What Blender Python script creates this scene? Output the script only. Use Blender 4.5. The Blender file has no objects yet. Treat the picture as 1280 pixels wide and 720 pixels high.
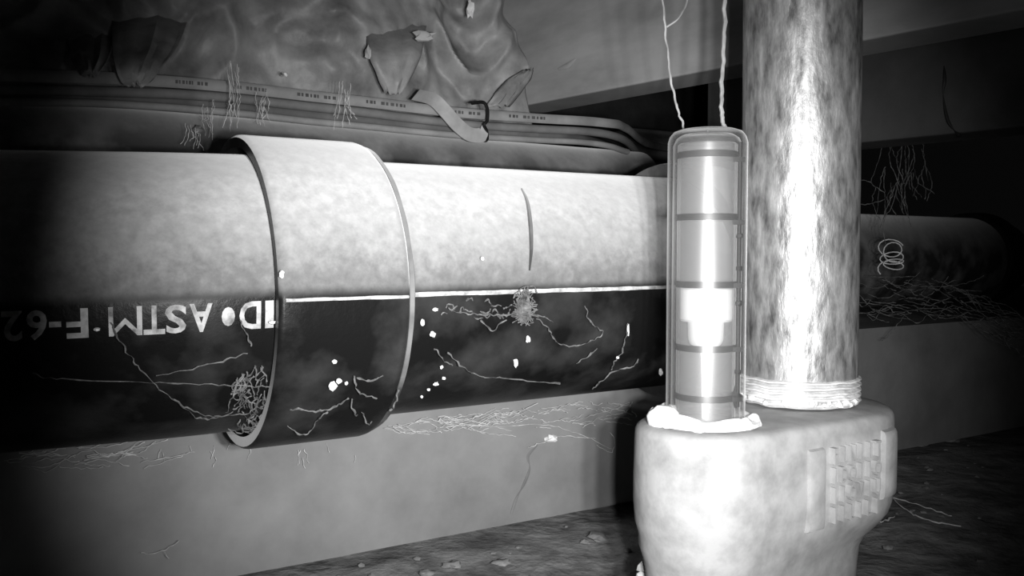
import bpy, bmesh, math, random
from mathutils import Vector, noise, Matrix
random.seed(7)
C = bpy.context.scene.collection
S = bpy.context.scene
V = Vector

# ------------------------------------------------------------------ camera
H = 0.174                      # lens height above the floor (m)
F = 1100.0                     # focal length in pixels of the 1280-wide frame
PITCH = math.atan(50 / F)      # looking slightly down
cam = bpy.data.cameras.new('camera')
cam.sensor_width = 36; cam.lens = F / 1280 * 36; cam.clip_start = 0.01; cam.clip_end = 50
camo = bpy.data.objects.new('camera', cam); C.objects.link(camo)
camo.location = (0, 0, H); camo.rotation_euler = (math.pi / 2 - PITCH, 0, 0)
S.camera = camo

# ------------------------------------------------------------------ world, lights, exposure
w = bpy.data.worlds.new('world'); S.world = w; w.use_nodes = True
w.node_tree.nodes['Background'].inputs[0].default_value = (1, 1, 1, 1)
w.node_tree.nodes['Background'].inputs[1].default_value = 0.002
S.view_settings.view_transform = 'Standard'; S.view_settings.look = 'None'
S.view_settings.gamma = 1; S.view_settings.use_curve_mapping = False
S.view_settings.exposure = 0.0
LED = [(0.020, -0.006), (0.036, 0.002), (0.050, -0.008)]     # infrared lamps of the camera, beside its lens
for k, (lx, lz) in enumerate(LED):
    l = bpy.data.lights.new('infrared_lamp', 'SPOT'); l.energy = 4.5
    l.spot_size = math.radians(64); l.spot_blend = 1.0; l.shadow_soft_size = 0.004
    o = bpy.data.objects.new('infrared_lamp', l); C.objects.link(o)
    o.location = (lx, 0.0, H + lz)
    o.rotation_euler = (V((0.020, 0.40, H - 0.038)) - o.location).to_track_quat('-Z', 'Y').to_euler()

# ------------------------------------------------------------------ frames and projection
YAW = math.radians(31.3)
d = V((math.cos(YAW), math.sin(YAW), 0))       # along the drain pipe
n = V((-math.sin(YAW), math.cos(YAW), 0))      # from the camera into the wall
Z = V((0, 0, 1))
def P(u, v, z): return d * u + n * v + V((0, 0, H + z))   # z relative to the lens
def ray(x, y):
    a, b = (x - 640) / F, (360 - y) / F
    cp, sp = math.cos(PITCH), math.sin(PITCH)
    return V((a, cp + b * sp, -sp + b * cp))
def at(x, y, v):                               # point seen at (x, y) on the upright plane v metres into the wall
    r = ray(x, y); return V((0, 0, H)) + r * (v / r.dot(n))
def deep(x, y, Y):
    r = ray(x, y); return V((0, 0, H)) + r * (Y / r.y)

# ------------------------------------------------------------------ materials
def nt(name):
    m = bpy.data.materials.new(name); m.use_nodes = True
    return m, m.node_tree.nodes, m.node_tree.links, m.node_tree.nodes['Principled BSDF']
def g(v): return (v, v, v, 1)
def ramp(N, pts):
    r = N.new('ShaderNodeValToRGB')
    r.color_ramp.elements[0].position, r.color_ramp.elements[0].color = pts[0][0], g(pts[0][1])
    r.color_ramp.elements[1].position, r.color_ramp.elements[1].color = pts[-1][0], g(pts[-1][1])
    for p, c in pts[1:-1]:
        e = r.color_ramp.elements.new(p); e.color = g(c)
    return r
def mat(name, lo, hi, scale=60, rough=0.8, metal=0, bump=0.3, stretch=(1, 1, 1), detail=8, sheen=0, spec=0.3, p0=0.35, p1=0.65, dist=0.002):
    m, N, L, b = nt(name)
    tc = N.new('ShaderNodeTexCoord'); mp = N.new('ShaderNodeMapping'); mp.inputs['Scale'].default_value = stretch
    no = N.new('ShaderNodeTexNoise'); no.inputs['Scale'].default_value = scale; no.inputs['Detail'].default_value = detail
    no.inputs['Roughness'].default_value = 0.6
    L.new(tc.outputs['Object'], mp.inputs[0]); L.new(mp.outputs[0], no.inputs['Vector'])
    r = ramp(N, [(p0, lo), (p1, hi)]); L.new(no.outputs['Fac'], r.inputs[0]); L.new(r.outputs[0], b.inputs['Base Color'])
    b.inputs['Roughness'].default_value = rough; b.inputs['Metallic'].default_value = metal
    b.inputs['Specular IOR Level'].default_value = spec
    if sheen: b.inputs['Sheen Weight'].default_value = sheen; b.inputs['Sheen Roughness'].default_value = 0.6
    if bump:
        bp = N.new('ShaderNodeBump'); bp.inputs['Strength'].default_value = bump; bp.inputs['Distance'].default_value = dist
        L.new(no.outputs['Fac'], bp.inputs['Height']); L.new(bp.outputs[0], b.inputs['Normal'])
    return m
def dusty(name, black, dust_lo, dust_hi, edge=0.02, rough=0.35):
    """black plastic with dust lying on every surface that faces up"""
    m, N, L, b = nt(name)
    ge = N.new('ShaderNodeNewGeometry'); sx = N.new('ShaderNodeSeparateXYZ'); L.new(ge.outputs['Normal'], sx.inputs[0])
    tc = N.new('ShaderNodeTexCoord'); no = N.new('ShaderNodeTexNoise'); no.inputs['Scale'].default_value = 210
    no.inputs['Detail'].default_value = 6; no.inputs['Roughness'].default_value = 0.65
    L.new(tc.outputs['Object'], no.inputs['Vector'])
    nb = N.new('ShaderNodeTexNoise'); nb.inputs['Scale'].default_value = 42; nb.inputs['Detail'].default_value = 6
    L.new(tc.outputs['Object'], nb.inputs['Vector'])
    ad = N.new('ShaderNodeMath'); ad.operation = 'MULTIPLY_ADD'; ad.inputs[1].default_value = 0.5
    L.new(no.outputs['Fac'], ad.inputs[0]); L.new(sx.outputs['Z'], ad.inputs[2])
    ad2 = N.new('ShaderNodeMath'); ad2.operation = 'MULTIPLY_ADD'; ad2.inputs[1].default_value = 0.14
    L.new(nb.outputs['Fac'], ad2.inputs[0]); L.new(ad.outputs[0], ad2.inputs[2])
    cr = ramp(N, [(0.16, dust_lo * 0.55), (0.34, dust_lo * 1.2), (0.6, dust_lo + (dust_hi - dust_lo) * 0.36), (0.95, dust_hi)])
    sc = N.new('ShaderNodeMath'); sc.operation = 'MULTIPLY'; sc.inputs[1].default_value = 1 / 1.4
    L.new(ad2.outputs[0], sc.inputs[0]); L.new(sc.outputs[0], cr.inputs[0])
    # where the dust ends, near the equator
    mr = N.new('ShaderNodeMapRange'); mr.interpolation_type = 'SMOOTHSTEP'
    mr.inputs['From Min'].default_value = 0.0; mr.inputs['From Max'].default_value = edge * 4
    L.new(sx.outputs['Z'], mr.inputs['Value'])
    # dirt film on the lower half
    br = ramp(N, [(0.42, black), (0.72, black * 6)]); L.new(nb.outputs['Fac'], br.inputs[0])
    mx = N.new('ShaderNodeMix'); mx.data_type = 'RGBA'
    L.new(mr.outputs[0], mx.inputs[0]); L.new(br.outputs[0], mx.inputs[6]); L.new(cr.outputs[0], mx.inputs[7])
    L.new(mx.outputs[2], b.inputs['Base Color'])
    rr = N.new('ShaderNodeMapRange'); rr.inputs['To Min'].default_value = rough; rr.inputs['To Max'].default_value = 1.0
    L.new(mr.outputs[0], rr.inputs['Value']); L.new(rr.outputs[0], b.inputs['Roughness'])
    sh = N.new('ShaderNodeMath'); sh.operation = 'MULTIPLY'; sh.inputs[1].default_value = 0.9
    L.new(mr.outputs[0], sh.inputs[0]); L.new(sh.outputs[0], b.inputs['Sheen Weight'])
    b.inputs['Sheen Roughness'].default_value = 0.5; b.inputs['Specular IOR Level'].default_value = 0.15
    bp = N.new('ShaderNodeBump'); bp.inputs['Strength'].default_value = 0.25; bp.inputs['Distance'].default_value = 0.001
    L.new(no.outputs['Fac'], bp.inputs['Height']); L.new(bp.outputs[0], b.inputs['Normal'])
    return m
def clear(name, haze, tint=0.95, rough=0.36):
    m, N, L, b = nt(name); out = N['Material Output']; N.remove(b)
    tr = N.new('ShaderNodeBsdfTransparent'); tr.inputs[0].default_value = g(tint)
    gl = N.new('ShaderNodeBsdfGlossy'); gl.inputs['Roughness'].default_value = rough; gl.inputs[0].default_value = g(0.95)
    lw = N.new('ShaderNodeLayerWeight'); lw.inputs[0].default_value = 0.5
    pw = N.new('ShaderNodeMath'); pw.operation = 'POWER'; pw.inputs[1].default_value = 5.0; L.new(lw.outputs['Facing'], pw.inputs[0])
    hz = N.new('ShaderNodeMath'); hz.operation = 'MULTIPLY_ADD'; hz.inputs[1].default_value = 0.9; hz.inputs[2].default_value = 0.0; L.new(pw.outputs[0], hz.inputs[0])
    df = N.new('ShaderNodeBsdfDiffuse'); df.inputs[0].default_value = g(0.85)
    tl = N.new('ShaderNodeBsdfTranslucent'); tl.inputs[0].default_value = g(0.85)
    md = N.new('ShaderNodeMixShader'); md.inputs[0].default_value = 0.35
    L.new(df.outputs[0], md.inputs[1]); L.new(tl.outputs[0], md.inputs[2])
    she = N.new('ShaderNodeBsdfSheen'); she.inputs[0].default_value = g(1.0); she.inputs['Roughness'].default_value = 0.45
    m1 = N.new('ShaderNodeMixShader'); m1.inputs[0].default_value = haze
    ms = N.new('ShaderNodeMixShader'); L.new(hz.outputs[0], ms.inputs[0])
    L.new(tr.outputs[0], m1.inputs[1]); L.new(md.outputs[0], m1.inputs[2])
    p5 = N.new('ShaderNodeMath'); p5.operation = 'POWER'; p5.inputs[1].default_value = 5; L.new(lw.outputs['Facing'], p5.inputs[0])
    fr = N.new('ShaderNodeMath'); fr.operation = 'MULTIPLY_ADD'; fr.inputs[1].default_value = 0.95; fr.inputs[2].default_value = 0.04; L.new(p5.outputs[0], fr.inputs[0])
    m2 = N.new('ShaderNodeMixShader'); L.new(fr.outputs[0], m2.inputs[0])
    L.new(m1.outputs[0], ms.inputs[1]); L.new(she.outputs[0], ms.inputs[2]); L.new(ms.outputs[0], m2.inputs[1]); L.new(gl.outputs[0], m2.inputs[2]); L.new(m2.outputs[0], out.inputs[0])
    return m
M = {}
M['floor'] = mat('packed_dirt', 0.14, 0.36, 38, 0.95, bump=0.9, dist=0.006)
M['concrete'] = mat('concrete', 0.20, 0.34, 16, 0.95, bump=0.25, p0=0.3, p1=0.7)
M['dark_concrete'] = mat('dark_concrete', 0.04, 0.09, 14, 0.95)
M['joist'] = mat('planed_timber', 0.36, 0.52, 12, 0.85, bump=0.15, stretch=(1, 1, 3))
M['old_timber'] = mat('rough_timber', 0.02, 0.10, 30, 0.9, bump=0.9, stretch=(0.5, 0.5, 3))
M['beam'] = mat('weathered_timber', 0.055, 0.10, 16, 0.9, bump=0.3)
M['drain'] = dusty('dusty_black_plastic', 0.008, 0.17, 1.0)
M['conduit'] = dusty('dusty_grey_plastic', 0.045, 0.16, 0.5, edge=0.3)
M['paint_mark'] = mat('white_print', 0.45, 0.75, 260, 0.8, bump=0)
M['print'] = mat('worn_white_print', 0.16, 0.62, 220, 0.8, bump=0, p0=0.3, p1=0.6)
M['dust_line'] = mat('dust_line', 0.3, 0.8, 220, 0.95, bump=0)
M['cable_light'] = mat('pale_cable_jacket', 0.24, 0.36, 40, 0.75, bump=0.1)
M['cable_mid'] = mat('grey_cable_jacket', 0.15, 0.24, 40, 0.75, bump=0.2)
M['cable_dark'] = mat('dark_cable_jacket', 0.10, 0.17, 40, 0.75, bump=0.2)
M['ink'] = mat('dark_ink', 0.05, 0.12, 100, 0.8, bump=0)
M['strap'] = mat('pale_strap', 0.35, 0.5, 60, 0.8, bump=0.1)
M['black'] = mat('black_plastic', 0.01, 0.02, 60, 0.5, bump=0)
M['sheet'] = mat('dusty_plastic_film', 0.12, 0.42, 24, 0.5, bump=0.5, spec=0.5, p0=0.3, p1=0.68, dist=0.004)
M['steel'] = mat('galvanized_steel', 0.12, 0.62, 210, 0.46, metal=0.6, bump=0.5, stretch=(1, 1, 0.35), p0=0.32, p1=0.70, detail=10, dist=0.0012)
M['cast'] = mat('painted_casting', 0.25, 0.39, 90, 0.6, bump=0.35, p0=0.3, p1=0.6, detail=10, dist=0.001)
M['tape'] = mat('white_sealing_tape', 0.5, 0.8, 150, 0.7, bump=0.4)
M['white'] = mat('white_plastic', 0.9, 0.95, 60, 0.5, bump=0)
M['silicone'] = mat('pale_sealant', 0.7, 0.9, 120, 0.5, bump=0.4)
M['tube'] = clear('clear_plastic', 0.05)
M['sleeve'] = clear('inner_clear_plastic', 0.12, 0.97)
M['ring'] = mat('dark_ring_ink', 0.015, 0.03, 60, 0.6, bump=0)
M['web'] = mat('cobweb_silk', 0.5, 0.8, 300, 1.0, bump=0)
M['dim_web'] = mat('dirty_cobweb', 0.06, 0.22, 300, 1.0, bump=0)
M['speck'] = mat('pale_debris', 0.7, 0.95, 300, 0.9, bump=0)
M['grit'] = mat('floor_debris', 0.12, 0.30, 90, 0.95, bump=0.3)
M['wire'] = mat('pale_string', 0.22, 0.42, 120, 0.8, bump=0.2)

# ------------------------------------------------------------------ builders
class MB:
    def __init__(s): s.v = []; s.f = []
    def add(s, vs, fs):
        k = len(s.v); s.v += [tuple(p) for p in vs]; s.f += [tuple(i + k for i in f) for f in fs]; return s
    def rings(s, rs, close0=False, close1=False, loop=True):
        m = len(rs[0]); vs = [p for r in rs for p in r]; fs = []
        for i in range(len(rs) - 1):
            for j in range(m if loop else m - 1):
                a, b = i * m + j, i * m + (j + 1) % m
                fs.append((a, b, b + m, a + m))
        if close0: fs.append(tuple(range(m))[::-1])
        if close1: fs.append(tuple(range((len(rs) - 1) * m, len(rs) * m)))
        return s.add(vs, fs)
    def box(s, o, ax, ay, az):
        vs = [o + ax * i + ay * j + az * k for k in (0, 1) for j in (0, 1) for i in (0, 1)]
        return s.add(vs, [(0, 2, 3, 1), (4, 5, 7, 6), (0, 1, 5, 4), (1, 3, 7, 5), (3, 2, 6, 7), (2, 0, 4, 6)])
    def tube(s, pts, r, sides=8, flat=1.0, caps=True):
        pts = [V(p) for p in pts]; rs = []; up = None
        for i, p in enumerate(pts):
            t = (pts[min(i + 1, len(pts) - 1)] - pts[max(i - 1, 0)]).normalized()
            if up is None:
                up = Z if abs(t.z) < 0.9 else V((1, 0, 0))
            up = (up - t * up.dot(t)).normalized(); sd = t.cross(up)
            rr = r[i] if isinstance(r, (list, tuple)) else r
            rs.append([p + (up * math.sin(a) + sd * math.cos(a) * flat) * rr for a in [2 * math.pi * q / sides for q in range(sides)]])
        return s.rings(rs, caps, caps)
    def blob(s, c, r, seed=0, sub=1, rough=0.3):
        bm = bmesh.new(); bmesh.ops.create_icosphere(bm, subdivisions=sub, radius=1)
        r = V(r) if isinstance(r, (tuple, list, Vector)) else V((r, r, r))
        vs = []
        for q in bm.verts:
            k = 1 + rough * noise.noise(q.co * 1.7 + V((seed * 3.1, seed, 0)))
            vs.append(c + V((q.co.x * r.x, q.co.y * r.y, q.co.z * r.z)) * k)
        bm.verts.index_update(); fs = [[q.index for q in f.verts] for f in bm.faces]; bm.free()
        return s.add(vs, fs)
    def build(s, name, m, parent=None, smooth=True, origin=None):
        me = bpy.data.meshes.new(name); o0 = V(origin) if origin is not None else V((0, 0, 0))
        me.from_pydata([tuple(V(p) - o0) for p in s.v], [], s.f); me.update()
        bm = bmesh.new(); bm.from_mesh(me); bmesh.ops.recalc_face_normals(bm, faces=bm.faces); bm.to_mesh(me); bm.free()
        if smooth:
            me.polygons.foreach_set('use_smooth', [True] * len(me.polygons))
            me.set_sharp_from_angle(angle=math.radians(40))
        me.materials.append(m if not isinstance(m, str) else M[m])
        o = bpy.data.objects.new(name, me); C.objects.link(o)
        o.location = o0
        if parent is not None:
            o.parent = parent
            q = parent; off = V((0, 0, 0))
            while q is not None: off += q.location; q = q.parent
            o.location = o0 - off
        return o
def tag(o, label=None, cat=None, group=None, kind=None):
    if label: o['label'] = label
    if cat: o['category'] = cat
    if group: o['group'] = group
    if kind: o['kind'] = kind
    return o
def empty(name, loc, label, cat, group=None):
    o = bpy.data.objects.new(name, None); o.empty_display_size = 0.01; C.objects.link(o); o.location = loc
    return tag(o, label, cat, group)
def struct(o): o['kind'] = 'structure'; return o
def spline(pts, per=8):
    pts = [V(p) for p in pts]; q = [pts[0] * 2 - pts[1]] + pts + [pts[-1] * 2 - pts[-2]]; out = []
    for i in range(1, len(q) - 2):
        for k in range(per):
            t = k / per; a, b, c, e = q[i - 1], q[i], q[i + 1], q[i + 2]
            out.append(0.5 * ((2 * b) + (c - a) * t + (2 * a - 5 * b + 4 * c - e) * t * t + (3 * b - a - 3 * c + e) * t ** 3))
    out.append(pts[-1]); return out
def glyph(body, size, extrude=0.0, bold=0.0):
    cu = bpy.data.curves.new('glyph', 'FONT'); cu.body = body; cu.size = size; cu.extrude = extrude
    cu.align_x = 'CENTER'; cu.align_y = 'CENTER'; cu.resolution_u = 3; cu.offset = size * bold
    t = bpy.data.objects.new('glyph', cu); C.objects.link(t)
    dg = bpy.context.evaluated_depsgraph_get(); dg.update()
    me = bpy.data.meshes.new_from_object(t.evaluated_get(dg))
    bpy.data.objects.remove(t); bpy.data.curves.remove(cu)
    bm = bmesh.new(); bm.from_mesh(me); bpy.data.meshes.remove(me)
    bmesh.ops.triangulate(bm, faces=bm.faces[:])
    for k in range(-4, 5):
        bmesh.ops.bisect_plane(bm, geom=bm.verts[:] + bm.edges[:] + bm.faces[:], plane_co=(0, k * size * 0.11, 0), plane_no=(0, 1, 0))
    bm.verts.index_update()
    r = [v.co.copy() for v in bm.verts], [[v.index for v in f.verts] for f in bm.faces]
    bm.free(); return r

# ================================================================== the setting
# floor of packed dirt
NX, NY = 150, 120; mb = MB(); vs = []; fs = []
for j in range(NY + 1):
    for i in range(NX + 1):
        u = -0.9 + 2.4 * i / NX; v = -0.35 + 0.9 * j / NY
        h = 0.004 * noise.fractal(V((u * 14, v * 14, 3)), 0.8, 2, 5)
        if v > 0.40: h *= 0.4
        q = P(u, v, 0); vs.append(V((q.x, q.y, h)))
for j in range(NY):
    for i in range(NX):
        a = j * (NX + 1) + i; fs.append((a, a + 1, a + NX + 2, a + NX + 1))
struct(mb.add(vs, fs).build('floor', 'floor'))
# low concrete footing behind the pipe, with a dark recess along its base
WV = 0.45
vs = []; fs = []; NU, NZ = 120, 14
zt = H - 0.064
def wallpt(u, z):
    e = 0.0012 * noise.fractal(V((u * 9, z * 9, 1)), 0.8, 2, 4)
    q = P(u, WV + e, 0); return V((q.x, q.y, z))
for j in range(NZ + 1):
    for i in range(NU + 1):
        vs.append(wallpt(-0.9 + 2.4 * i / NU, 0.007 + (zt - 0.007) * j / NZ))
for j in range(NZ):
    for i in range(NU):
        a = j * (NU + 1) + i; fs.append((a, a + 1, a + NU + 2, a + NU + 1))
mb = MB().add(vs, fs)
a0, a1 = P(-0.9, WV, 0), P(1.5, WV, 0)
def at_z(p, z): return V((p.x, p.y, z))
b0, b1 = P(-0.9, 1.15, 0), P(1.5, 1.15, 0)
mb.add([at_z(a0, zt), at_z(a1, zt), at_z(b1, zt), at_z(b0, zt)], [(0, 1, 2, 3)])
c0, c1 = P(-0.9, WV + 0.02, 0), P(1.5, WV + 0.02, 0)
mb.add([at_z(a0, 0.007), at_z(a1, 0.007), at_z(c1, 0.007), at_z(c0, 0.007), at_z(c0, -0.01), at_z(c1, -0.01)], [(0, 1, 2, 3), (3, 2, 5, 4)])
struct(mb.build('wall_back', 'concrete'))
# upper wall far behind
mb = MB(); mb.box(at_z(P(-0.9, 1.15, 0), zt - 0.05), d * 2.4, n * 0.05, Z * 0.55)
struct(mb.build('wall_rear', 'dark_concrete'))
mb = MB(); mb.box(at_z(P(-0.9, -0.35, 0), H + 0.36), d * 2.4, n * 1.6, Z * 0.03)
struct(mb.build('ceiling', 'old_timber'))
# overhead joist running back into the wall, and a deeper beam fixed along its far side
JA = math.radians(-39.6); jd = V((math.sin(JA), math.cos(JA), 0)); jn = V((math.cos(JA), -math.sin(JA), 0))  # jn points away to the right
j0 = at(640, 135, 0.65)
def joist(name, off, thick, zb, zt_, s0, s1, m):
    mb = MB(); o = V((j0.x, j0.y, 0)) + jn * off
    mb.box(at_z(o + jd * s0, zb), jd * (s1 - s0), jn * thick, Z * (zt_ - zb))
    ob = mb.build(name, m, smooth=False)
    bv = ob.modifiers.new('edge', 'BEVEL'); bv.width = 0.0015; bv.segments = 2
    return struct(ob)
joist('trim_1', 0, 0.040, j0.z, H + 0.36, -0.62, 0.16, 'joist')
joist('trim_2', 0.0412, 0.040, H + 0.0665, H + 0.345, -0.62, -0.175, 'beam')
r = []
for x, y in [(1180, 82), (1181, 100), (1179, 118), (1184, 148), (1192, 162), (1200, 170)]:
    q = ray(x, y); jb = V((j0.x, j0.y, 0)) + jn * 0.0412; t = jb.dot(jn) / (q.x * jn.x + q.y * jn.y); r.append(V((0, 0, H)) + q * t)
MB().tube(spline(r, 5), [0.0002 + 0.0009 * abs(math.sin(0.31 * k)) for k in range(26)], 6).build('crack', 'black', bpy.data.objects['trim_2'])
# rough dark timber block in the recess behind the cables
q = at(790, 175, 0.72)
mb = MB(); mb.box(at_z(q - Z * 0.0, zt), d * 0.16, n * 0.09, Z * (H + 0.125 - zt))
ob = struct(mb.build('trim_3', 'old_timber', smooth=False)); bv = ob.modifiers.new('edge', 'BEVEL'); bv.width = 0.003; bv.segments = 2

# ================================================================== black drain pipe
D0, R, AZ = 0.373, 0.057, -0.0184
def ray_cyl(x, y, r=R):
    """u where the ray of a pixel meets the straight part of the pipe"""
    q = ray(x, y); b, c = q.dot(n), q.z
    A = b * b + c * c; B = -2 * (b * D0 + c * AZ); K = D0 * D0 + AZ * AZ - r * r
    dis = B * B - 4 * A * K
    t = (-B - math.sqrt(max(dis, 0))) / (2 * A); return q * t
RC = 0.0650
u_l = ray_cyl(350, 365, RC).dot(d); u_r = ray_cyl(514, 360, RC - 0.002).dot(d)
u_hub = ray_cyl(935, 340, RC).dot(d)
# centre line to the left of the coupling: bends a little, then runs straight
path = [P(u_l + 0.018, D0, AZ), P(u_l + 0.009, D0, AZ)]; ang = YAW; p = P(u_l, D0, AZ); tang = [d, d]
step = 0.006
path.append(p.copy()); tang.append(d)
for k in range(24):
    ang = max(math.radians(19.5), ang - math.radians(1.6))
    t = V((math.cos(ang), math.sin(ang), 0.022)).normalized(); p = p - t * step
    path.append(p.copy()); tang.append(t)
def surf(s, a, r):
    """point on the left pipe: s metres left of the coupling rim, a radians up from the side facing the camera"""
    k = s / step + 2; i = max(0, min(len(path) - 2, int(k))); f = k - i
    c = path[i].lerp(path[i + 1], f); t = tang[i].lerp(tang[i + 1], f).normalized()
    out = V((t.y, -t.x, 0)); return c + (out * math.cos(a) + Z * math.sin(a)) * r
drain = empty('drain_pipe', P(u_l, D0, AZ - R), 'large black plastic drain pipe with coupling, dusty on its upper half', 'pipe')
SEG = 96
def ring_on(s, r): return [surf(s, 2 * math.pi * q / SEG, r) for q in range(SEG)]
MB().rings([ring_on(-0.012 + 0.006 * k, R) for k in range(25)], True, True).build('pipe', 'drain', drain)
def ringu(u, r, seg=SEG):
    c = P(u, D0, AZ); return [c - n * r * math.cos(a) + Z * r * math.sin(a) for a in [2 * math.pi * q / seg for q in range(seg)]]
MB().rings([ringu(u, R) for u in [u_r - 0.01 + (u_hub - u_r + 0.02) * k / 40 for k in range(41)]], True, True).build('pipe', 'drain', drain)
MB().rings([ringu(u_l + a, r) for a, r in [(0.030, R + 0.0004), (0.012, R + 0.0014), (0.0, R + 0.0028)]]).build('coupling_bore', 'black', drain)
prof = [(0.0, R + 0.0028), (-0.0002, RC - 0.0012), (0.0006, RC - 0.0003), (0.002, RC)]
L_ = u_r - u_l
prof += [(x, RC) for x in (0.01, 0.02, 0.03, 0.04, 0.05) if x < L_ - 0.01] + [(L_ - 0.004, RC), (L_ - 0.002, RC - 0.0004), (L_ - 0.0003, RC - 0.0022), (L_, RC - 0.0035), (L_, R - 0.001)]
MB().rings([ringu(u_l + a, r) for a, r in prof]).build('coupling', 'drain', drain)
# raised lip of old cement at the coupling's right end
mb = MB(); rs = []
for a in range(SEG):
    th = 2 * math.pi * a / SEG; c = P(u_r + 0.0004, D0, AZ)
    e = -n * math.cos(th) + Z * math.sin(th)
    rs.append([c + e * (RC - 0.003) + (e * math.sin(q) + d * math.cos(q)) * (0.0017 + 0.0004 * noise.noise(V((a * 0.3, 0, 0)))) for q in [2 * math.pi * k / 6 for k in range(6)]])
mb.rings(rs + [rs[0]]).build('cement_bead', 'conduit', drain)
# plugged hub at the right end
prof = [(0, R - 0.001), (0.0, R + 0.002), (0.0008, RC - 0.0006), (0.0025, RC), (0.03, RC), (0.034, RC - 0.001), (0.036, R)]
MB().rings([ringu(u_hub + a, r) for a, r in prof]).build('end_hub', 'drain', drain)
MB().rings([ringu(u_hub + a, r) for a, r in [(0.030, R), (0.036, R + 0.001), (0.040, R - 0.002), (0.0415, R - 0.008)]], False, True).build('end_plug', 'drain', drain)
# pale line of dust and paint along the side
def strip(u0, u1, r, a0, hw, name):
    vs = []; fs = []; N = 90
    for k in range(N + 1):
        u = u0 + (u1 - u0) * k / N
        for q in (-1, 0, 1):
            j = 1 + 0.3 * noise.noise(V((u * 160, q * 5, r * 100)))
            a = a0 + q * hw * j / r; c = P(u, D0, AZ)
            vs.append(c + (-n * math.cos(a) + Z * math.sin(a)) * (r + (0.0006 if q == 0 else 0.0001)))
    for k in range(N):
        for q in (0, 1):
            a = k * 3 + q; fs.append((a, a + 3, a + 4, a + 1))
    o = MB().add(vs, fs).build(name, 'dust_line', drain); return o
strip(u_l + 0.002, u_r - 0.002, RC, -0.003, 0.0006, 'side_line')['label'] = 'pale line across the coupling'
strip(u_r + 0.002, u_hub, R, 0.0, 0.00085, 'side_line')['label'] = 'pale line along the pipe'
# printing, upside down on the left pipe
def left_surf_s(x, y):
    best = None
    for k in range(0, 240):
        s = k * 0.0006; q = surf(s, 0, R); c = q - V((0, 0, H))
        px = 640 + F * c.x / (c.y * math.cos(PITCH) - c.z * math.sin(PITCH))
        if best is None or abs(px - x) < best[0]: best = (abs(px - x), s)
    return best[1]
chars = [('1', 337, 13), ('D', 312, 26), ('\u2022', 285, 18), ('A', 252, 28), ('S', 220, 26), ('T', 191, 27), ('M', 156, 42), ('F', 95, 26), ('-', 69, 14), ('6', 45, 26), ('2', 14, 26), ('8', -18, 26)]
mb = MB()
for ch, x, wd in chars:
    sc = left_surf_s(x, 385); sw = left_surf_s(x - wd / 2, 385) - left_surf_s(x + wd / 2, 385)
    vs, fs = glyph(ch, 0.0135, 0.0, 0.022 if ch not in 'M1' else 0.0)
    xs = [v.x for v in vs]; ys = [v.y for v in vs]; x0, x1 = min(xs), max(xs); cy = (min(ys) + max(ys)) / 2
    kx = sw / (x1 - x0)
    if ch in '\u2022-': ky = 1.0
    else: ky = 0.0100 / (max(ys) - min(ys))
    if ch == '\u2022': ky = 0.0068 / (max(ys) - min(ys))
    a0 = -0.096
    mb.add([surf(sc + (v.x - (x0 + x1) / 2) * kx, a0 - (v.y - cy) * ky / R, R + 0.00025) for v in vs], fs)
mb.build('printed_lettering', 'print', drain, smooth=False)['label'] = 'worn white upside-down lettering'
# hair-thin old drip mark round the right pipe
def on_pipe(x, y, lift=0.0004):
    q = ray_cyl(x, y, R + lift) if x > 514 else (ray_cyl(x, y, RC + lift) if x > 350 else None)
    if q is None:
        r = ray(x, y); best = None
        s = left_surf_s(x, y)
        # march along the ray to the bent pipe
        t = 0.24
        while t < 0.42:
            c = V((0, 0, H)) + r * t; k = min(range(len(path)), key=lambda i: (V((path[i].x, path[i].y, 0)) - V((c.x, c.y, 0))).length)
            a = path[k]; tt = tang[k]; w_ = c - a; w_ = w_ - tt * w_.dot(tt)
            if w_.length < R + lift: break
            t += 0.0008
        return c
    return q + V((0, 0, H))
pts = [on_pipe(x, y, 0.0002) for x, y in [(652, 236), (659, 252), (663, 280), (664, 310), (662, 338)]]
MB().tube(spline(pts), [0.0004 + 0.0006 * math.sin(math.pi * k / 32) for k in range(33)], 6).build('drip_mark', 'conduit', drain)

# ================================================================== grey conduit behind, and the cables above it
CV = 0.56
c_top = [(-90, 128), (120, 134), (300, 147), (440, 159), (600, 174), (795, 190)]
cr_ = 0.031
pts = [at(x, y, CV) - Z * cr_ for x, y in c_top]
con = MB().tube(spline(pts), cr_, 40).build('conduit', 'conduit', origin=pts[0])
tag(con, 'thick grey plastic conduit behind the black pipe, under the cable bundle', 'pipe')
def cable(px, v, r, m, label, flat=1.0, sides=10, tail=()):
    pts = [at(x, y, v) for x, y in px] + [at(x, y, v2) for x, y, v2 in tail]
    sp = spline(pts, 10)
    sp = [q + V((0, 0, 0.0004 * noise.noise(V((i * 0.21, v * 90, 0))))) for i, q in enumerate(sp)]
    o = MB().tube(sp, r, sides, flat).build('electrical_cable', m, origin=sp[0])
    tag(o, label, 'cable', 'cables in the bundle behind the pipe'); return o, sp
G_ = 0.53
top, spt = cable([(-90, 92), (120, 97), (260, 106), (420, 124), (600, 143), (750, 153)], G_ - 0.002, 0.0034, 'cable_light',
    'pale flat printed cable, topmost in the bundle', 0.55, tail=[(782, 160, 0.55), (806, 178, 0.60), (835, 186, 0.68)])
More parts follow.
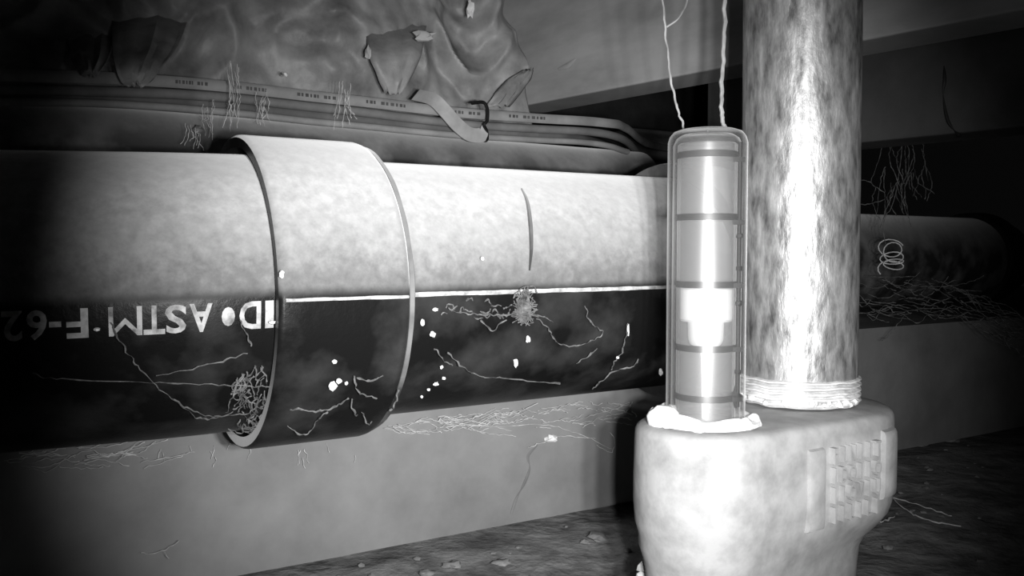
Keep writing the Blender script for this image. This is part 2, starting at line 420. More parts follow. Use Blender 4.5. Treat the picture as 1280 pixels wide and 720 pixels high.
# print marks on the pale cable
mb = MB()
for k in range(14, len(spt) - 34, 1):
    if (k * 7) % 5 in (0, 2): continue
    a = spt[k]; b = a.lerp(spt[k + 1], 0.75 + 0.2 * ((k * 3) % 2)); o_ = V((d.y, -d.x, 0)) * 0.0023
    t = (b - a).normalized()
    for jj in range(3):
        p0 = a.lerp(b, jj / 3 + 0.03); p1 = a.lerp(b, jj / 3 + 0.2 + 0.08 * ((k + jj) % 2))
        vs = [p0 + o_ - Z * 0.001, p1 + o_ - Z * 0.001, p1 + o_ + Z * 0.001, p0 + o_ + Z * 0.001]
        mb.add(vs, [(0, 1, 2, 3)])
mb.build('printed_marks', 'ink', top, smooth=False)['kind'] = 'stuff'
cable([(-90, 111), (120, 114), (260, 120), (420, 137), (600, 157), (760, 168)], G_, 0.0029, 'cable_mid', 'grey round cable just below the pale printed one', tail=[(800, 193, 0.58)])
cable([(-90, 119), (120, 122), (260, 130), (420, 147), (600, 164), (700, 170)], G_ + 0.009, 0.0034, 'cable_dark', 'dark round cable in the middle of the bundle', tail=[(745, 178, 0.58), (775, 190, 0.66)])
cable([(-90, 127), (120, 129), (260, 138), (420, 155), (600, 171), (740, 179)], G_ - 0.001, 0.0022, 'cable_light', 'thin pale cable, lowest in the bundle', tail=[(785, 190, 0.535)])
# pale strap end curling over the bundle, with a dark tie
pts = [at(x, y, v) for x, y, v in [(520, 118, 0.535), (541, 124, 0.521), (556, 138, 0.517), (572, 156, 0.516), (588, 168, 0.518), (603, 168, 0.520), (606, 158, 0.521)]]
sp = spline(pts); vs = []; fs = []
for k, q in enumerate(sp):
    t = (sp[min(k + 1, len(sp) - 1)] - sp[max(k - 1, 0)]).normalized(); sd = (Z - t * Z.dot(t)); sd = t.cross(n).normalized()
    wd = 0.0048 * (1 if k < len(sp) - 8 else 0.8 - 0.05 * (k - len(sp) + 8))
    for e in (0, 0.0008): vs += [q + sd * wd + n * e, q - sd * wd + n * e]
for k in range(len(sp) - 1):
    a = k * 4; b = a + 4; fs += [(a, b, b + 1, a + 1), (a + 2, a + 3, b + 3, b + 2), (a, a + 2, b + 2, b), (a + 1, b + 1, b + 3, a + 3)]
o = MB().add(vs, fs).build('cable_strap', 'strap', origin=sp[0]); tag(o, 'pale flat strap end curling across the cable bundle', 'strap')
pts = [at(x, y, v) for x, y, v in [(590, 129, 0.535), (604, 128, 0.523), (609, 136, 0.520), (609, 150, 0.519), (605, 156, 0.519), (608, 163, 0.521), (609, 173, 0.524), (607, 176, 0.535)]]
o = MB().tube(spline(pts), 0.0012, 8).build('cable_tie', 'black', origin=pts[0]); tag(o, 'thin black tie round the cable bundle beside the pale strap', 'cable tie')

# ================================================================== crumpled plastic film hanging above the cables
vs = []; fs = []; NU, NZ = 320, 150
u0 = at(-80, 100, 0.60).dot(d); u1 = at(640, 100, 0.62).dot(d)
def ridge(p):
    return 1 - math.sqrt(noise.noise(p) ** 2 + 0.004) * 2
for j in range(NZ + 1):
    for i in range(NU + 1):
        u = u0 + (u1 - u0) * i / NU; f = j / NZ
        q = V((u * 9, f * 2.6, 0.7))
        e = 0.020 * noise.noise(q) + 0.020 * ridge(V((u * 11 + f * 2.2, f * 3.1 - u * 4, 5))) + 0.010 * ridge(V((u * 26 - f * 3, f * 6 + u * 11, 9))) + 0.0025 * noise.noise(V((u * 90, f * 25, 2)))
        low = 0.092 + 0.004 * noise.noise(V((u * 22, 1, 1))) - 0.014 * max(0, noise.noise(V((u * 13 + 4.2, 7, 1)))) * 2
        edge = (u1 - u) / 0.10
        zz = low + (0.25 + 0.02 * noise.noise(V((u * 8, 0, 4)))) * f
        sh = 0.0 if edge > 1 else -0.05 * (1 - edge) * f
        vs.append(P(u + sh, 0.60 + 0.05 * f * f - e * (0.4 + 0.6 * min(1, f * 4)) , zz))
for j in range(NZ):
    for i in range(NU):
        a = j * (NU + 1) + i; fs.append((a, a + 1, a + NU + 2, a + NU + 1))
sheet = empty('plastic_sheet', P((u0 + u1) / 2, 0.585, 0.092), 'crumpled dusty plastic film hanging in folds above the cables', 'plastic sheet')
o = MB().add(vs, fs).build('film', 'sheet', sheet)
sol = o.modifiers.new('thickness', 'SOLIDIFY'); sol.thickness = 0.0004
def flap(rows, seed):
    """loose torn tongue of the film; each row is (x, y, half width in pixels, distance)"""
    vs = []; fs = []; N = 12
    A = spline([at(x - h, y, v) for x, y, h, v in rows], 5); B = spline([at(x + h, y, v) for x, y, h, v in rows], 5)
    for k in range(len(A)):
        for i in range(N + 1):
            q = A[k].lerp(B[k], i / N)
            vs.append(q - n * (0.003 * math.sin(math.pi * i / N) + 0.003 * noise.noise(V((i * 0.4, k * 0.25, seed)))) + Z * 0.003 * noise.noise(V((i * 0.5, 1, seed))))
    for k in range(len(A) - 1):
        for i in range(N):
            a = k * (N + 1) + i; fs.append((a, a + 1, a + N + 2, a + N + 1))
    o = MB().add(vs, fs).build('flap', 'sheet', sheet); s_ = o.modifiers.new('thickness', 'SOLIDIFY'); s_.thickness = 0.0004
flap([(196, -40, 60, 0.68), (188, 20, 48, 0.60), (182, 55, 42, 0.545), (174, 82, 30, 0.516), (170, 100, 20, 0.511), (168, 108, 8, 0.511)], 1)
flap([(112, 5, 40, 0.66), (112, 50, 30, 0.59), (112, 72, 24, 0.540), (112, 88, 14, 0.514), (112, 95, 6, 0.512)], 2)
flap([(496, -10, 50, 0.66), (495, 30, 38, 0.590), (494, 65, 34, 0.553), (493, 95, 22, 0.550), (491, 118, 9, 0.553)], 4)
flap([(660, 88, 7, 0.575), (648, 100, 14, 0.572), (634, 118, 16, 0.570), (622, 134, 14, 0.570)], 3)

# ================================================================== cast fitting with clear gauge tube
T0 = deep(883, 330, 0.333); S0 = deep(1000, 330, 0.378)
tc_, sc_ = V((T0.x, T0.y, 0)), V((S0.x, S0.y, 0)); r1, r2 = 0.0265, 0.0385
ZT = H - 0.0665
def hull(off, z, taper=False):
    pts = []; N = 96; ax = (sc_ - tc_); Ld = ax.length; ax = ax / Ld; pr = V((-ax.y, ax.x, 0))
    al = math.acos((r1 - r2) / Ld) if Ld else 0     # tangent angle measured from ax
    A0, A1 = al, 2 * math.pi - al                   # small circle covers away side
    for k in range(N // 2):
        th = A0 + (A1 - A0) * k / (N // 2 - 1); pts.append(tc_ + (ax * math.cos(th) + pr * math.sin(th)) * max(0.001, r1 + off))
    B0, B1 = -al, al
    for k in range(N // 2):
        th = B0 + (B1 - B0) * k / (N // 2 - 1); pts.append(sc_ + (ax * math.cos(th) + pr * math.sin(th)) * max(0.001, r2 + off))
    # subdivide the straight sides
    out = []
    for i, a in enumerate(pts):
        b = pts[(i + 1) % len(pts)]; out.append(a)
        if i in (N // 2 - 1, len(pts) - 1):
            for q in range(1, 12): out.append(a.lerp(b, q / 12))
    if off < -0.004 and taper:      # the casting narrows mostly under its right end
        mid = (tc_ + sc_) / 2; ref = hull(0.0, z, False); res = []
        for a, b in zip(out, ref):
            k = min(1, max(0, ((b - mid).dot(ax) + 0.035) / 0.075)); k = 0.35 + 0.65 * k * k * (3 - 2 * k)
            res.append(V((b.x + (a.x - b.x) * k, b.y + (a.y - b.y) * k, z)))
        return res
    return [V((q.x, q.y, z)) for q in out]
gauge = empty('gauge_fitting', (tc_ + sc_) / 2, 'pale cast fitting with clear ringed gauge tube, at the foot of the steel pipe', 'gauge')
gauge.location.z = 0
prof = [(-0.024, 0), (-0.012, 0.0003), (-0.0042, -0.0001), (-0.0022, -0.0005), (-0.0009, -0.0014), (-0.0002, -0.0028), (0, -0.0050), (0.0004, -0.020), (0.0004, -0.030), (-0.0002, -0.038), (-0.0015, -0.0425),
        (-0.005, -0.0475), (-0.010, -0.053), (-0.0125, -0.058), (-0.0135, -0.066), (-0.014, -0.075)]
mb = MB(); rs = [hull(o_, ZT + z, z < -0.04) for o_, z in prof]
mb.rings(rs, True, True); body = mb.build('cast_body', 'cast', gauge)
# threaded bushing down to the floor
cb = (tc_ + sc_) / 2 + (sc_ - tc_) * 0.1; zb_ = ZT - 0.075
mb = MB()
mb.rings([[V((cb.x + r_ * math.cos(a), cb.y + r_ * math.sin(a), z_)) for a in [2 * math.pi * q / 6 for q in range(6)]] for r_, z_ in [(0.034, zb_ + 0.002), (0.036, zb_), (0.036, zb_ - 0.014), (0.034, zb_ - 0.016)]], True, True)
mb.rings([[V((cb.x + 0.030 * math.cos(a), cb.y + 0.030 * math.sin(a), z_)) for a in [2 * math.pi * q / 32 for q in range(32)]] for z_ in (zb_ - 0.014, 0.0)], True, True)
mb.build('bushing', 'cast', gauge)
# raised label panel on the right side: two bars and four rows of worn raised characters
to_cam = math.atan2(-sc_.y, -sc_.x)
loop = hull(0.0, 0.0); arc = [0.0]
for i in range(len(loop)): arc.append(arc[-1] + (loop[(i + 1) % len(loop)] - loop[i]).length)
def on_body(s_, z, h):
    s_ = s_ % arc[-1]
    i = max(k for k in range(len(loop)) if arc[k] <= s_)
    a, b = loop[i], loop[(i + 1) % len(loop)]; q = a.lerp(b, (s_ - arc[i]) / max(1e-9, arc[i + 1] - arc[i]))
    p0, p1 = loop[(i - 2) % len(loop)], loop[(i + 3) % len(loop)]; t = (p1 - p0).normalized(); nn = V((t.y, -t.x, 0))
    if nn.dot(q - (tc_ + sc_) / 2) < 0: nn = -nn
    q = q + nn * h; return V((q.x, q.y, z))
def s_px(x):    # outline position seen at pixel column x, on the side facing the camera
    best = None
    for k in range(900):
        s_ = arc[-1] * k / 900; q = on_body(s_, H - 0.085, 0); nn = on_body(s_, H - 0.085, 1) - q
        if nn.dot(q - V((0, 0, q.z))) > 0: continue
        px = 640 + F * q.x / (q.y * math.cos(PITCH) - (q.z - H) * math.sin(PITCH))
        if best is None or abs(px - x) < best[0]: best = (abs(px - x), s_)
    return best[1]
sA, sE = s_px(1010), s_px(1092)
sg = 1 if on_body(s_px(1040), 0, 0).x > on_body(s_px(1040) - 0.002, 0, 0).x else -1
def bar(sa, wd, z0, z1, h, name):
    rs = []
    for f in (0, 0.02, 0.06, 0.15, 0.35, 0.5, 0.65, 0.85, 0.94, 0.98, 1):
        row = []
        z = z0 + (z1 - z0) * f; e = math.sqrt(max(0.0, 1 - (abs(f - 0.5) * 2) ** 14))
        for q in (0, 0.05, 0.2, 0.5, 0.8, 0.95, 1):
            row.append(on_body(sa + sg * wd * q, z, -0.001 + (0.001 + h * e * (0.8 if q in (0.05, 0.95) else 1)) * (1 if 0 < q < 1 else 0)))
        rs.append(row)
    return MB().rings(rs, loop=False).build(name, 'cast', body)
bar(sA - sg * 0.001, 0.0092, ZT - 0.040, ZT - 0.0085, 0.0022, 'raised_bar')
bar(sE + sg * 0.004, 0.012, ZT - 0.034, ZT - 0.0060, 0.0028, 'raised_bar')
mb = MB(); rows = ['FINIIT', 'IDOIIO', 'IIOVIU', 'IILILI']
s0_ = sA + sg * 0.0100; ln = abs(sE + sg * 0.002 - s0_)
for k, row in enumerate(rows):
    zc = ZT - 0.0125 - k * 0.0076
    for i, ch in enumerate(row):
        vs, fs = glyph(ch, 0.0088, 0.0014, 0.006)
        mb.add([on_body(s0_ + sg * (ln * (i + 0.5) / len(row) + v.x * 0.62), zc + v.y, 0.0012 + v.z) for v in vs], fs)
mb.build('raised_lettering', 'cast', body, smooth=False)
# sealant and collar round the foot of the tube
mb = MB(); rs = []
for q in range(64):
    a = 2 * math.pi * q / 64; e = V((math.cos(a), math.sin(a), 0))
    lump = 0.75 + 0.5 * noise.noise(V((math.cos(a) * 1.8, math.sin(a) * 1.8, 3))) + 0.9 * max(0, -e.x) ** 2
    rs.append([V((tc_.x, tc_.y, ZT + 0.0006)) + e * ri + Z * zi for ri, zi in
               [(0.0146, 0), (0.0150, 0.0026 * lump + 0.0004), (0.0165, 0.0032 * lump + 0.0004), (0.0190, 0.0024 * lump + 0.0002), (0.0205, 0.0012), (0.0208, 0)]])
mb = MB().rings(rs + [rs[0]])
for x, y, r_ in [(-0.0160, -0.003, .0062), (-0.0145, -0.0075, .004), (-0.0175, 0.004, .004), (0.012, -0.0125, .0028), (0.0165, -0.006, .003), (-0.006, -0.017, .0022)]:
    mb.blob(V((tc_.x + x, tc_.y + y, ZT + 0.001)), (r_, r_, r_ * 1.1), x * 900, 3, 0.3)
mb.build('sealant_ring', 'silicone', gauge)
def lathe(c, prof, seg=48): return [[V((c.x + r_ * math.cos(a), c.y + r_ * math.sin(a), z_)) for a in [2 * math.pi * q / seg for q in range(seg)]] for r_, z_ in prof]
zt_t = deep(883, 160, 0.333).z - 0.0005; z_b = ZT + 0.0008; RT = 0.0148
prof = [(RT, z_b), (RT, zt_t - 0.0052), (RT - 0.0006, zt_t - 0.0030), (RT - 0.0020, zt_t - 0.0012), (RT - 0.0045, zt_t - 0.0003), (0.0003, zt_t)]
inn = [(0.0003, zt_t - 0.0018), (RT - 0.0052, zt_t - 0.0022), (RT - 0.0032, zt_t - 0.0036), (RT - 0.0020, zt_t - 0.0062), (RT - 0.0018, z_b)]
tube = MB().rings(lathe(tc_, prof + inn)).build('clear_tube', 'tube', gauge)
def zpx(y, Y=0.333): return deep(883, y, Y).z
RS = 0.0111
MB().rings(lathe(tc_, [(RS, z_b + 0.001), (RS, zt_t - 0.006), (RS - 0.0007, zt_t - 0.0055), (RS - 0.0007, z_b + 0.001)], 40)).build('inner_sleeve', 'sleeve', tube)
rod = tc_ + V((0.0108, -0.0062, 0))
MB().rings(lathe(rod, [(0.0008, zpx(505)), (0.0008, zpx(180))], 8), True, True).build('scale_rod', 'ring', tube)
for y in (195, 272, 355, 433, 494):
    z = zpx(y)
    MB().rings(lathe(tc_, [(RS + 0.0001, z - 0.0012), (RS + 0.0004, z - 0.0010), (RS + 0.0004, z + 0.0010), (RS + 0.0001, z + 0.0012), (RS + 0.0001, z - 0.0012)], 40)).build('ring_mark', 'ring', tube)
    zc = z - (0.002 if y < 300 else 0.0003)
    mb = MB(); mb.box(V((rod.x - 0.0030, rod.y - 0.0016, zc - 0.0009)), V((0.0046, 0, 0)), V((0, 0.0006, 0)), V((0, 0, 0.0018))); mb.build('tick_mark', 'ring', tube, smooth=False)
for y in (295, 335, 378, 462):
    MB().blob(V((rod.x, rod.y, zpx(y))), 0.0014, y, 1, 0.2).build('bead', 'ring', tube)
fl = [(0.0003, 357), (0.0090, 358), (0.0102, 361), (0.0102, 398), (0.0094, 401), (0.0068, 402), (0.0066, 424), (0.0058, 430), (0.0022, 437), (0.0016, 448), (0.0012, 523), (0.0002, 524)]
MB().rings(lathe(tc_, [(r_, zpx(y)) for r_, y in fl], 40)).build('float', 'white', tube)['label'] = 'white stepped float on a thin stem'
mb = MB(); c = V((rod.x - 0.0012, rod.y - 0.0003, zpx(496)))
c = c + Z * 0.001; mb.blob(c, (0.0030, 0.0012, 0.0020), 3, 2, 0.3); mb.tube([c, c + V((-0.0050, -0.0008, 0.0014))], [0.0014, 0.0006], 6); mb.tube([c, c + V((0.0006, 0, 0.0042))], [0.0010, 0.0005], 6); mb.tube([c, c + V((0.0006, 0, -0.004))], [0.0012, 0.0006], 6)
mb.build('rod_clip', 'ring', tube)

# ================================================================== galvanized steel pipe standing in the fitting
rp = 0.02415
steel = empty('steel_pipe', (sc_.x, sc_.y, ZT), 'upright mottled galvanized steel pipe standing behind the clear gauge tube', 'pipe')
zth = deep(1000, 478, 0.354).z
top_c = sc_ + V((-0.002, 0, 0))
rs = []
for k in range(41):
    f = k / 40; z = zth + (H + 0.33 - zth) * f; c = sc_.lerp(top_c, f)
    rs.append([V((c.x + rp * math.cos(a), c.y + rp * math.sin(a), z)) for a in [2 * math.pi * q / 64 for q in range(64)]])
MB().rings(rs, True, True).build('pipe', 'steel', steel)
prof = []; z = zth + 0.0004; z1 = ZT + 0.0010
nth = 5
for k in range(nth):
    a = z - (z - z1) * 0 - (zth - z1) * k / nth; h = (zth - z1) / nth
    prof += [(rp - 0.0012 + 0.0003 * k, a), (rp + 0.0013, a - h * 0.35), (rp + 0.0013, a - h * 0.6)]
prof += [(rp - 0.0002, z1)]
mb = MB(); rs = lathe(sc_, prof, 72)
for i, r_ in enumerate(rs):
    for j, q in enumerate(r_):
        k = 1 + 0.02 * noise.noise(V((j * 0.22, i * 0.5, 1))) * (i / len(rs)); r_[j] = V((sc_.x + (q.x - sc_.x) * k, sc_.y + (q.y - sc_.y) * k, q.z + 0.0006 * noise.noise(V((j * 0.3, 2, 0)))))
mb.rings(rs, False, False).build('taped_thread', 'tape', steel)['label'] = 'white tape wound on the thread'
mb = MB()
for k in range(22):
    a = to_cam + random.uniform(-1.5, 1.5); mb.blob(V((sc_.x + (rp + 0.0008) * math.cos(a), sc_.y + (rp + 0.0008) * math.sin(a), ZT + 0.0022 + random.uniform(0, 0.002))), random.uniform(0.0008, 0.0018), k, 1, 0.5)
mb.build('sealant_crumbs', 'tape', steel)['kind'] = 'stuff'

# ================================================================== strings hanging to the gauge tube
for pxs, r, lab in [([(826, -60, .352), (829, 10, .352), (834, 60, .352), (840, 105, .352), (847, 135, .352), (855, 161, .350)], 0.00045, 'thin pale string hanging to the left of the tube top'),
                    ([(906, -60, .352), (906, 20, .352), (904, 70, .352), (902, 120, .351), (903, 150, .350), (908, 162, .349)], 0.0008, 'thicker pale string hanging down in front of the steel pipe')]:
    pts = [deep(x, y, Y) for x, y, Y in pxs]
    sp = spline(pts); sp = [q + V((0.0006 * noise.noise(V((i * 0.5, r * 1e4, 0))), 0, 0)) for i, q in enumerate(sp)]
    o = MB().tube(sp, [r * (1 + 0.3 * noise.noise(V((i * 0.6, 3, r * 1e4)))) for i in range(len(sp))], 7).build('hanging_string', 'wire', origin=sp[-1])
    tag(o, lab, 'string', 'strings above the gauge tube')
o = MB().tube(spline([deep(x, y, Y) for x, y, Y in [(862, -40, .36), (859, 0, .36), (853, 15, .355), (846, 25, .353), (833, 34, .352)]]), 0.0004, 6).build('hanging_string', 'wire', origin=deep(846, 25, .353))
tag(o, 'short fine strand joining the thin string from above', 'string', 'strings above the gauge tube')

# ================================================================== second pipe and clutter in the dark at right
q0, q1 = deep(1000, 338, 0.80), deep(1222, 344, 0.98)
ax = (q1 - q0); ax.z = 0; ax.normalize(); pr = 0.0455; zc = q0.z
def ring3(c, t, r, seg=40):
    sd = V((t.y, -t.x, 0)); return [c + (sd * math.cos(a) + Z * math.sin(a)) * r for a in [2 * math.pi * k / seg for k in range(seg)]]
def flatz(p): return V((p.x, p.y, zt + pr + 0.006))
q0, q1 = flatz(q0), flatz(q1)
branch = empty('branch_pipe', q0 - Z * (pr + 0.006), 'dim black pipe with flanged end lying in the dark right of the steel pipe', 'pipe')
MB().rings([ring3(q0.lerp(q1, k / 10), ax, pr) for k in range(11)], True, True).build('pipe', 'conduit', branch)
MB().rings([ring3(q1 + ax * a, ax, r_) for a, r_ in [(-0.028, pr), (-0.028, pr + 0.005), (0.0, pr + 0.006), (0.004, pr + 0.005), (0.012, pr - 0.004), (0.012, pr - 0.012)]], False, True).build('flange', 'black', branch)
rs = []
for k in range(10):
    ph = math.radians(90) * k / 9; rb = 0.07; c = q1 + ax * (0.01 + rb * math.sin(ph)) + V((-ax.y, ax.x, 0)) * rb * (1 - math.cos(ph)); t = ax * math.cos(ph) + V((-ax.y, ax.x, 0)) * math.sin(ph)
    rs.append(ring3(c, t, pr - 0.002))
MB().rings(rs, True, True).build('elbow', 'black', branch)
# a coiled scrap of wire hanging from a thread
c = deep(1115, 322, 0.66); pts = []
for k in range(70):
    a = k * 0.42; r_ = 0.0085 + 0.003 * noise.noise(V((k * 0.13, 4, 0)))
    pts.append(c + V((r_ * 0.95 * math.cos(a) + 0.004 * noise.noise(V((k * 0.09, 0, 8))), 0.004 * math.sin(a * 0.5), r_ * (0.55 + 0.25 * math.sin(k * 0.1)) * math.sin(a) + 0.009 - 0.018 * k / 70)))
coil = empty('wire_tangle', c - Z * 0.012, 'small pale tangle of curled wire hanging before the dim branch pipe', 'wire tangle')
MB().tube(pts, 0.00045, 6).build('coil', 'web', coil)
MB().tube(spline([deep(x, y, .66) for x, y in [(1107, 305), (1104, 285), (1108, 268), (1113, 262), (1120, 240), (1126, 200), (1128, 176)]]), 0.0003, 5).build('thread', 'dim_web', coil)

# ================================================================== cobwebs
def web(lines, m, label, r=0.00022, group='cobwebs on the pipes and wall'):
    mb = MB(); first = None
    for pts in lines:
        if first is None: first = pts[0]
        sp = spline(pts, 9); L0 = len(sp)
        sp = [q + V((noise.noise(q * 420), noise.noise(q * 420 + V((9, 0, 0))), noise.noise(q * 420 + V((0, 9, 0))))) * 0.0009 for q in sp]
        mb.tube(sp, [r * (1 + 1.3 * noise.noise(V((i * 0.37, pts[0].x * 300, pts[0].z * 300)))) for i in range(L0)], 5)
    o = mb.build('cobweb', m, origin=first); tag(o, label, 'cobweb', group, 'stuff'); return mb, o
def pl(pts, lift=0.003): return [on_pipe(x, y, lift + 0.001 * math.sin(k * 2.1)) for k, (x, y) in enumerate(pts)]
def at_p(pts, v): return [at(x, y, v) for x, y in pts]
# left pipe and coupling underside
lines = [pl([(40, 466), (78, 474), (200, 478), (280, 482), (340, 483)]), pl([(138, 402), (157, 437), (178, 465), (218, 500), (250, 517), (275, 520), (310, 516), (322, 505)]),
         pl([(215, 497), (245, 520), (262, 524), (290, 516)]), pl([(195, 470), (260, 456), (310, 442)]), pl([(300, 400), (309, 420), (314, 432)])]
for k in range(60):
    x = random.uniform(296, 338); y = random.uniform(455, 535)
    lines.append(pl([(x, y), (x + random.uniform(-10, 10), y + random.uniform(4, 14)), (x + random.uniform(-16, 12), min(536, y + random.uniform(12, 30)))], 0.002))
web(lines, 'dim_web', 'sagging cobweb strands under the left pipe beside the coupling', 0.00022)
lines = [pl([(346, 508), (380, 513), (408, 512), (425, 505), (436, 497)]), pl([(345, 520), (372, 542), (385, 541), (400, 522), (410, 515)]), pl([(442, 470), (448, 490), (470, 497)]),
         pl([(440, 498), (442, 515), (447, 520)]), pl([(452, 515), (460, 530), (464, 528)]), pl([(498, 487), (494, 505), (488, 514)]), pl([(446, 473), (462, 476), (480, 470)])]
web(lines, 'dim_web', 'cobweb strands slung below the coupling', 0.0003)
lines = [pl([(672, 398), (686, 412), (692, 424), (700, 430), (722, 433), (742, 425), (754, 416), (738, 402), (731, 382)]), pl([(740, 486), (755, 474), (768, 464), (790, 458), (797, 449)]),
         pl([(784, 404), (783, 420), (777, 440), (769, 450), (764, 464)]), pl([(560, 386), (585, 392), (620, 394), (650, 393)]), pl([(600, 400), (615, 412), (632, 400)]), pl([(640, 372), (652, 360), (668, 358), (672, 366)]), pl([(664, 394), (680, 396), (692, 404)]),
         pl([(560, 440), (575, 456), (600, 470), (640, 474), (700, 480)], 0.004), pl([(543, 436), (552, 448), (566, 458)]), pl([(720, 455), (735, 446), (745, 436)])]
for k in range(16):
    x = random.uniform(545, 640); y = random.uniform(376, 400); lines.append(pl([(x, y), (x + 5, y + random.uniform(-5, 5)), (x + random.uniform(6, 12), y + random.uniform(-6, 8))], 0.001))
web(lines, 'dim_web', 'fine cobweb strands on the dark side of the right pipe', 0.00028)
# wall band below the pipe
lines = []
for k in range(70):
    x = random.uniform(480, 775); y0 = 527 - 0.1 * (x - 480) + random.uniform(0, 40) * (0.3 + 0.7 * (x - 480) / 295)
    L2 = random.uniform(15, 60); sl = random.uniform(-0.35, 0.25)
    lines.append(at_p([(x, y0), (x + L2 * 0.5, y0 + sl * L2 * 0.5 + random.uniform(-5, 5)), (min(790, x + L2), y0 + sl * L2)], WV - random.uniform(0.003, 0.010)))
lines += [at_p(q, WV - 0.006) for q in [[(480, 535), (540, 527), (620, 533), (680, 531), (730, 545), (765, 562)], [(660, 560), (680, 552), (700, 545), (745, 548)], [(745, 556), (765, 566), (768, 550), (762, 540)]]]
web(lines, 'web', 'pale tangled cobweb along the wall under the right pipe', 0.00016)
lines = []
for k in range(26):
    x = random.uniform(0, 190); y0 = 560 + random.uniform(0, 26); L2 = random.uniform(30, 70)
    lines.append(at_p([(x, y0), (x + L2 / 2, y0 + random.uniform(-8, 4)), (x + L2, y0 - random.uniform(-4, 18))], WV - 0.008))
for k in range(14):
    x = random.uniform(200, 480); y0 = 556 + random.uniform(-2, 16); lines.append(at_p([(x, y0), (x + random.uniform(-4, 6), y0 + random.uniform(6, 20))], WV - 0.004))
lines += [at_p(q, WV - 0.01) for q in [[(96, 560), (150, 556), (190, 534)], [(145, 578), (165, 560), (188, 544)], [(176, 692), (205, 688), (225, 676)], [(205, 690), (212, 697)]]]
web(lines, 'web', 'faint cobweb along the wall under the left pipe', 0.00013)
# plumes of web in front of the cables at left
lines = []
for cx, y0, y1 in [(293, 75, 165), (432, 98, 165), (262, 120, 175), (325, 110, 160), (240, 150, 190)]:
    for k in range(8):
        x = cx + random.uniform(-9, 9); lines.append(at_p([(x, y0 + random.uniform(0, 20)), (x + random.uniform(-5, 5), (y0 + y1) / 2), (x + random.uniform(-8, 8), y1 - random.uniform(0, 25))], 0.515 - random.uniform(0, 0.01)))
web(lines, 'web', 'wispy upright cobwebs in front of the left cables', 0.00012)
# right dark recess: drape of dirty web
lines = []
for k in range(90):
    x = random.uniform(1060, 1270); base = 382 + (0 if x < 1180 else (x - 1180) * 0.5)
    y0 = base + random.uniform(-36, 12); L2 = random.uniform(14, 60); Y = random.uniform(0.64, 0.70)
    lines.append([deep(x, y0, Y), deep(x + L2 / 2, y0 + random.uniform(-2, 12), Y), deep(x + L2, y0 + random.uniform(-10, 12) + (L2 * 0.3 if x > 1170 else 0), Y)])
lines += [[deep(x, y, 0.66) for x, y in q] for q in [[(1072, 366), (1090, 385), (1112, 394), (1150, 386), (1190, 388), (1215, 405), (1240, 425), (1280, 438)], [(1130, 352), (1150, 358), (1200, 356), (1230, 345)], [(1130, 395), (1112, 418), (1102, 426)], [(1072, 256), (1090, 254), (1108, 246), (1090, 230), (1072, 222)]]]
for k in range(30):
    x = random.choice([1108, 1128, 1118, 1150]) + random.uniform(-14, 14); y0 = random.uniform(165, 240); Y = random.uniform(0.62, 0.68)
    lines.append([deep(x, y0, Y), deep(x + random.uniform(-8, 8), y0 + 18, Y), deep(x + random.uniform(-14, 14), y0 + random.uniform(30, 60), Y)])
web(lines, 'dim_web', 'dirty cobweb draped in the dark recess right of the steel pipe', 0.00022)
# floor strands by the fitting's right foot
def on_floor(x, y, lift=0.003):
    r = ray(x, y); t = (H - lift) / -r.z; return V((0, 0, H)) + r * t
lines = [[on_floor(x, y) for x, y in q] for q in [[(1105, 612), (1130, 635), (1160, 650), (1200, 658)], [(1110, 620), (1150, 632), (1190, 645)], [(1078, 650), (1090, 640), (1096, 630)], [(1090, 642), (1100, 652), (1118, 646)], [(1066, 660), (1067, 676)]]]
web(lines, 'web', 'pale root-like strands on the floor right of the fitting', 0.0004)

# ================================================================== debris caught in the webs and lying about
def lump(x, y, size, lab, asp=(1, 1, 1), where='pipe', cat='debris', name='debris_fleck', m='speck', grp='pale flecks caught in the cobwebs'):
    c = on_pipe(x, y, 0.003) if where == 'pipe' else (on_floor(x, y, 0.003) if where == 'floor' else at(x, y, where))
    o = MB().blob(c, tuple(size * (0.62 if size < 0.003 else 0.75) * k for k in asp), x * 0.37, 2, 0.55 if size < 0.003 else 0.9).build(name, m, origin=c); tag(o, lab, cat, grp); return o
lump(541, 418, 0.0019, 'round pale fleck right of the coupling, on the dark pipe side')
lump(645, 454, 0.0019, 'upright pale fleck low on the right pipe below the egg sac', (0.8, 0.8, 1.6))
lump(660, 424, 0.0017, 'slanted pale fleck hanging just below the egg sac', (1, 1, 1.3))
lump(416, 483, 0.0022, 'largest pale fleck on the coupling, left of a cluster', (1.1, 1, 1.2))
lump(424, 476, 0.0017, 'upper pale fleck of the cluster on the coupling')
lump(433, 479, 0.0011, 'small right fleck of the cluster on the coupling')
lump(418, 452, 0.0014, 'single pale fleck above the cluster on the coupling')
lump(544, 387, 0.0012, 'small fleck under the pale line near the coupling', (1.5, 1, 1))
lump(528, 403, 0.0014, 'dull fleck near the coupling right rim', (1, 1, 1.6))
lump(552, 459, 0.0012, 'left upper fleck of a slanted row low on the pipe')
lump(555, 473, 0.0012, 'right end fleck of the slanted row low on the pipe')
lump(545, 480, 0.0012, 'middle fleck of the slanted row low on the pipe', (1.4, 1, 1))
lump(536, 487, 0.0010, 'lower fleck of the slanted row low on the pipe')
lump(527, 496, 0.0010, 'lowest single fleck under the slanted row')
lump(785, 412, 0.0012, 'long pale fleck on a strand near the gauge tube', (0.8, 0.8, 3.4))
lump(772, 447, 0.0012, 'round fleck at the strand knot near the gauge tube')
lump(826, 465, 0.0020, 'pale fleck on the pipe touching the gauge tube edge', (0.8, 1, 1.5))
lump(603, 323, 0.0013, 'bright fleck on the dusty top side of right pipe')
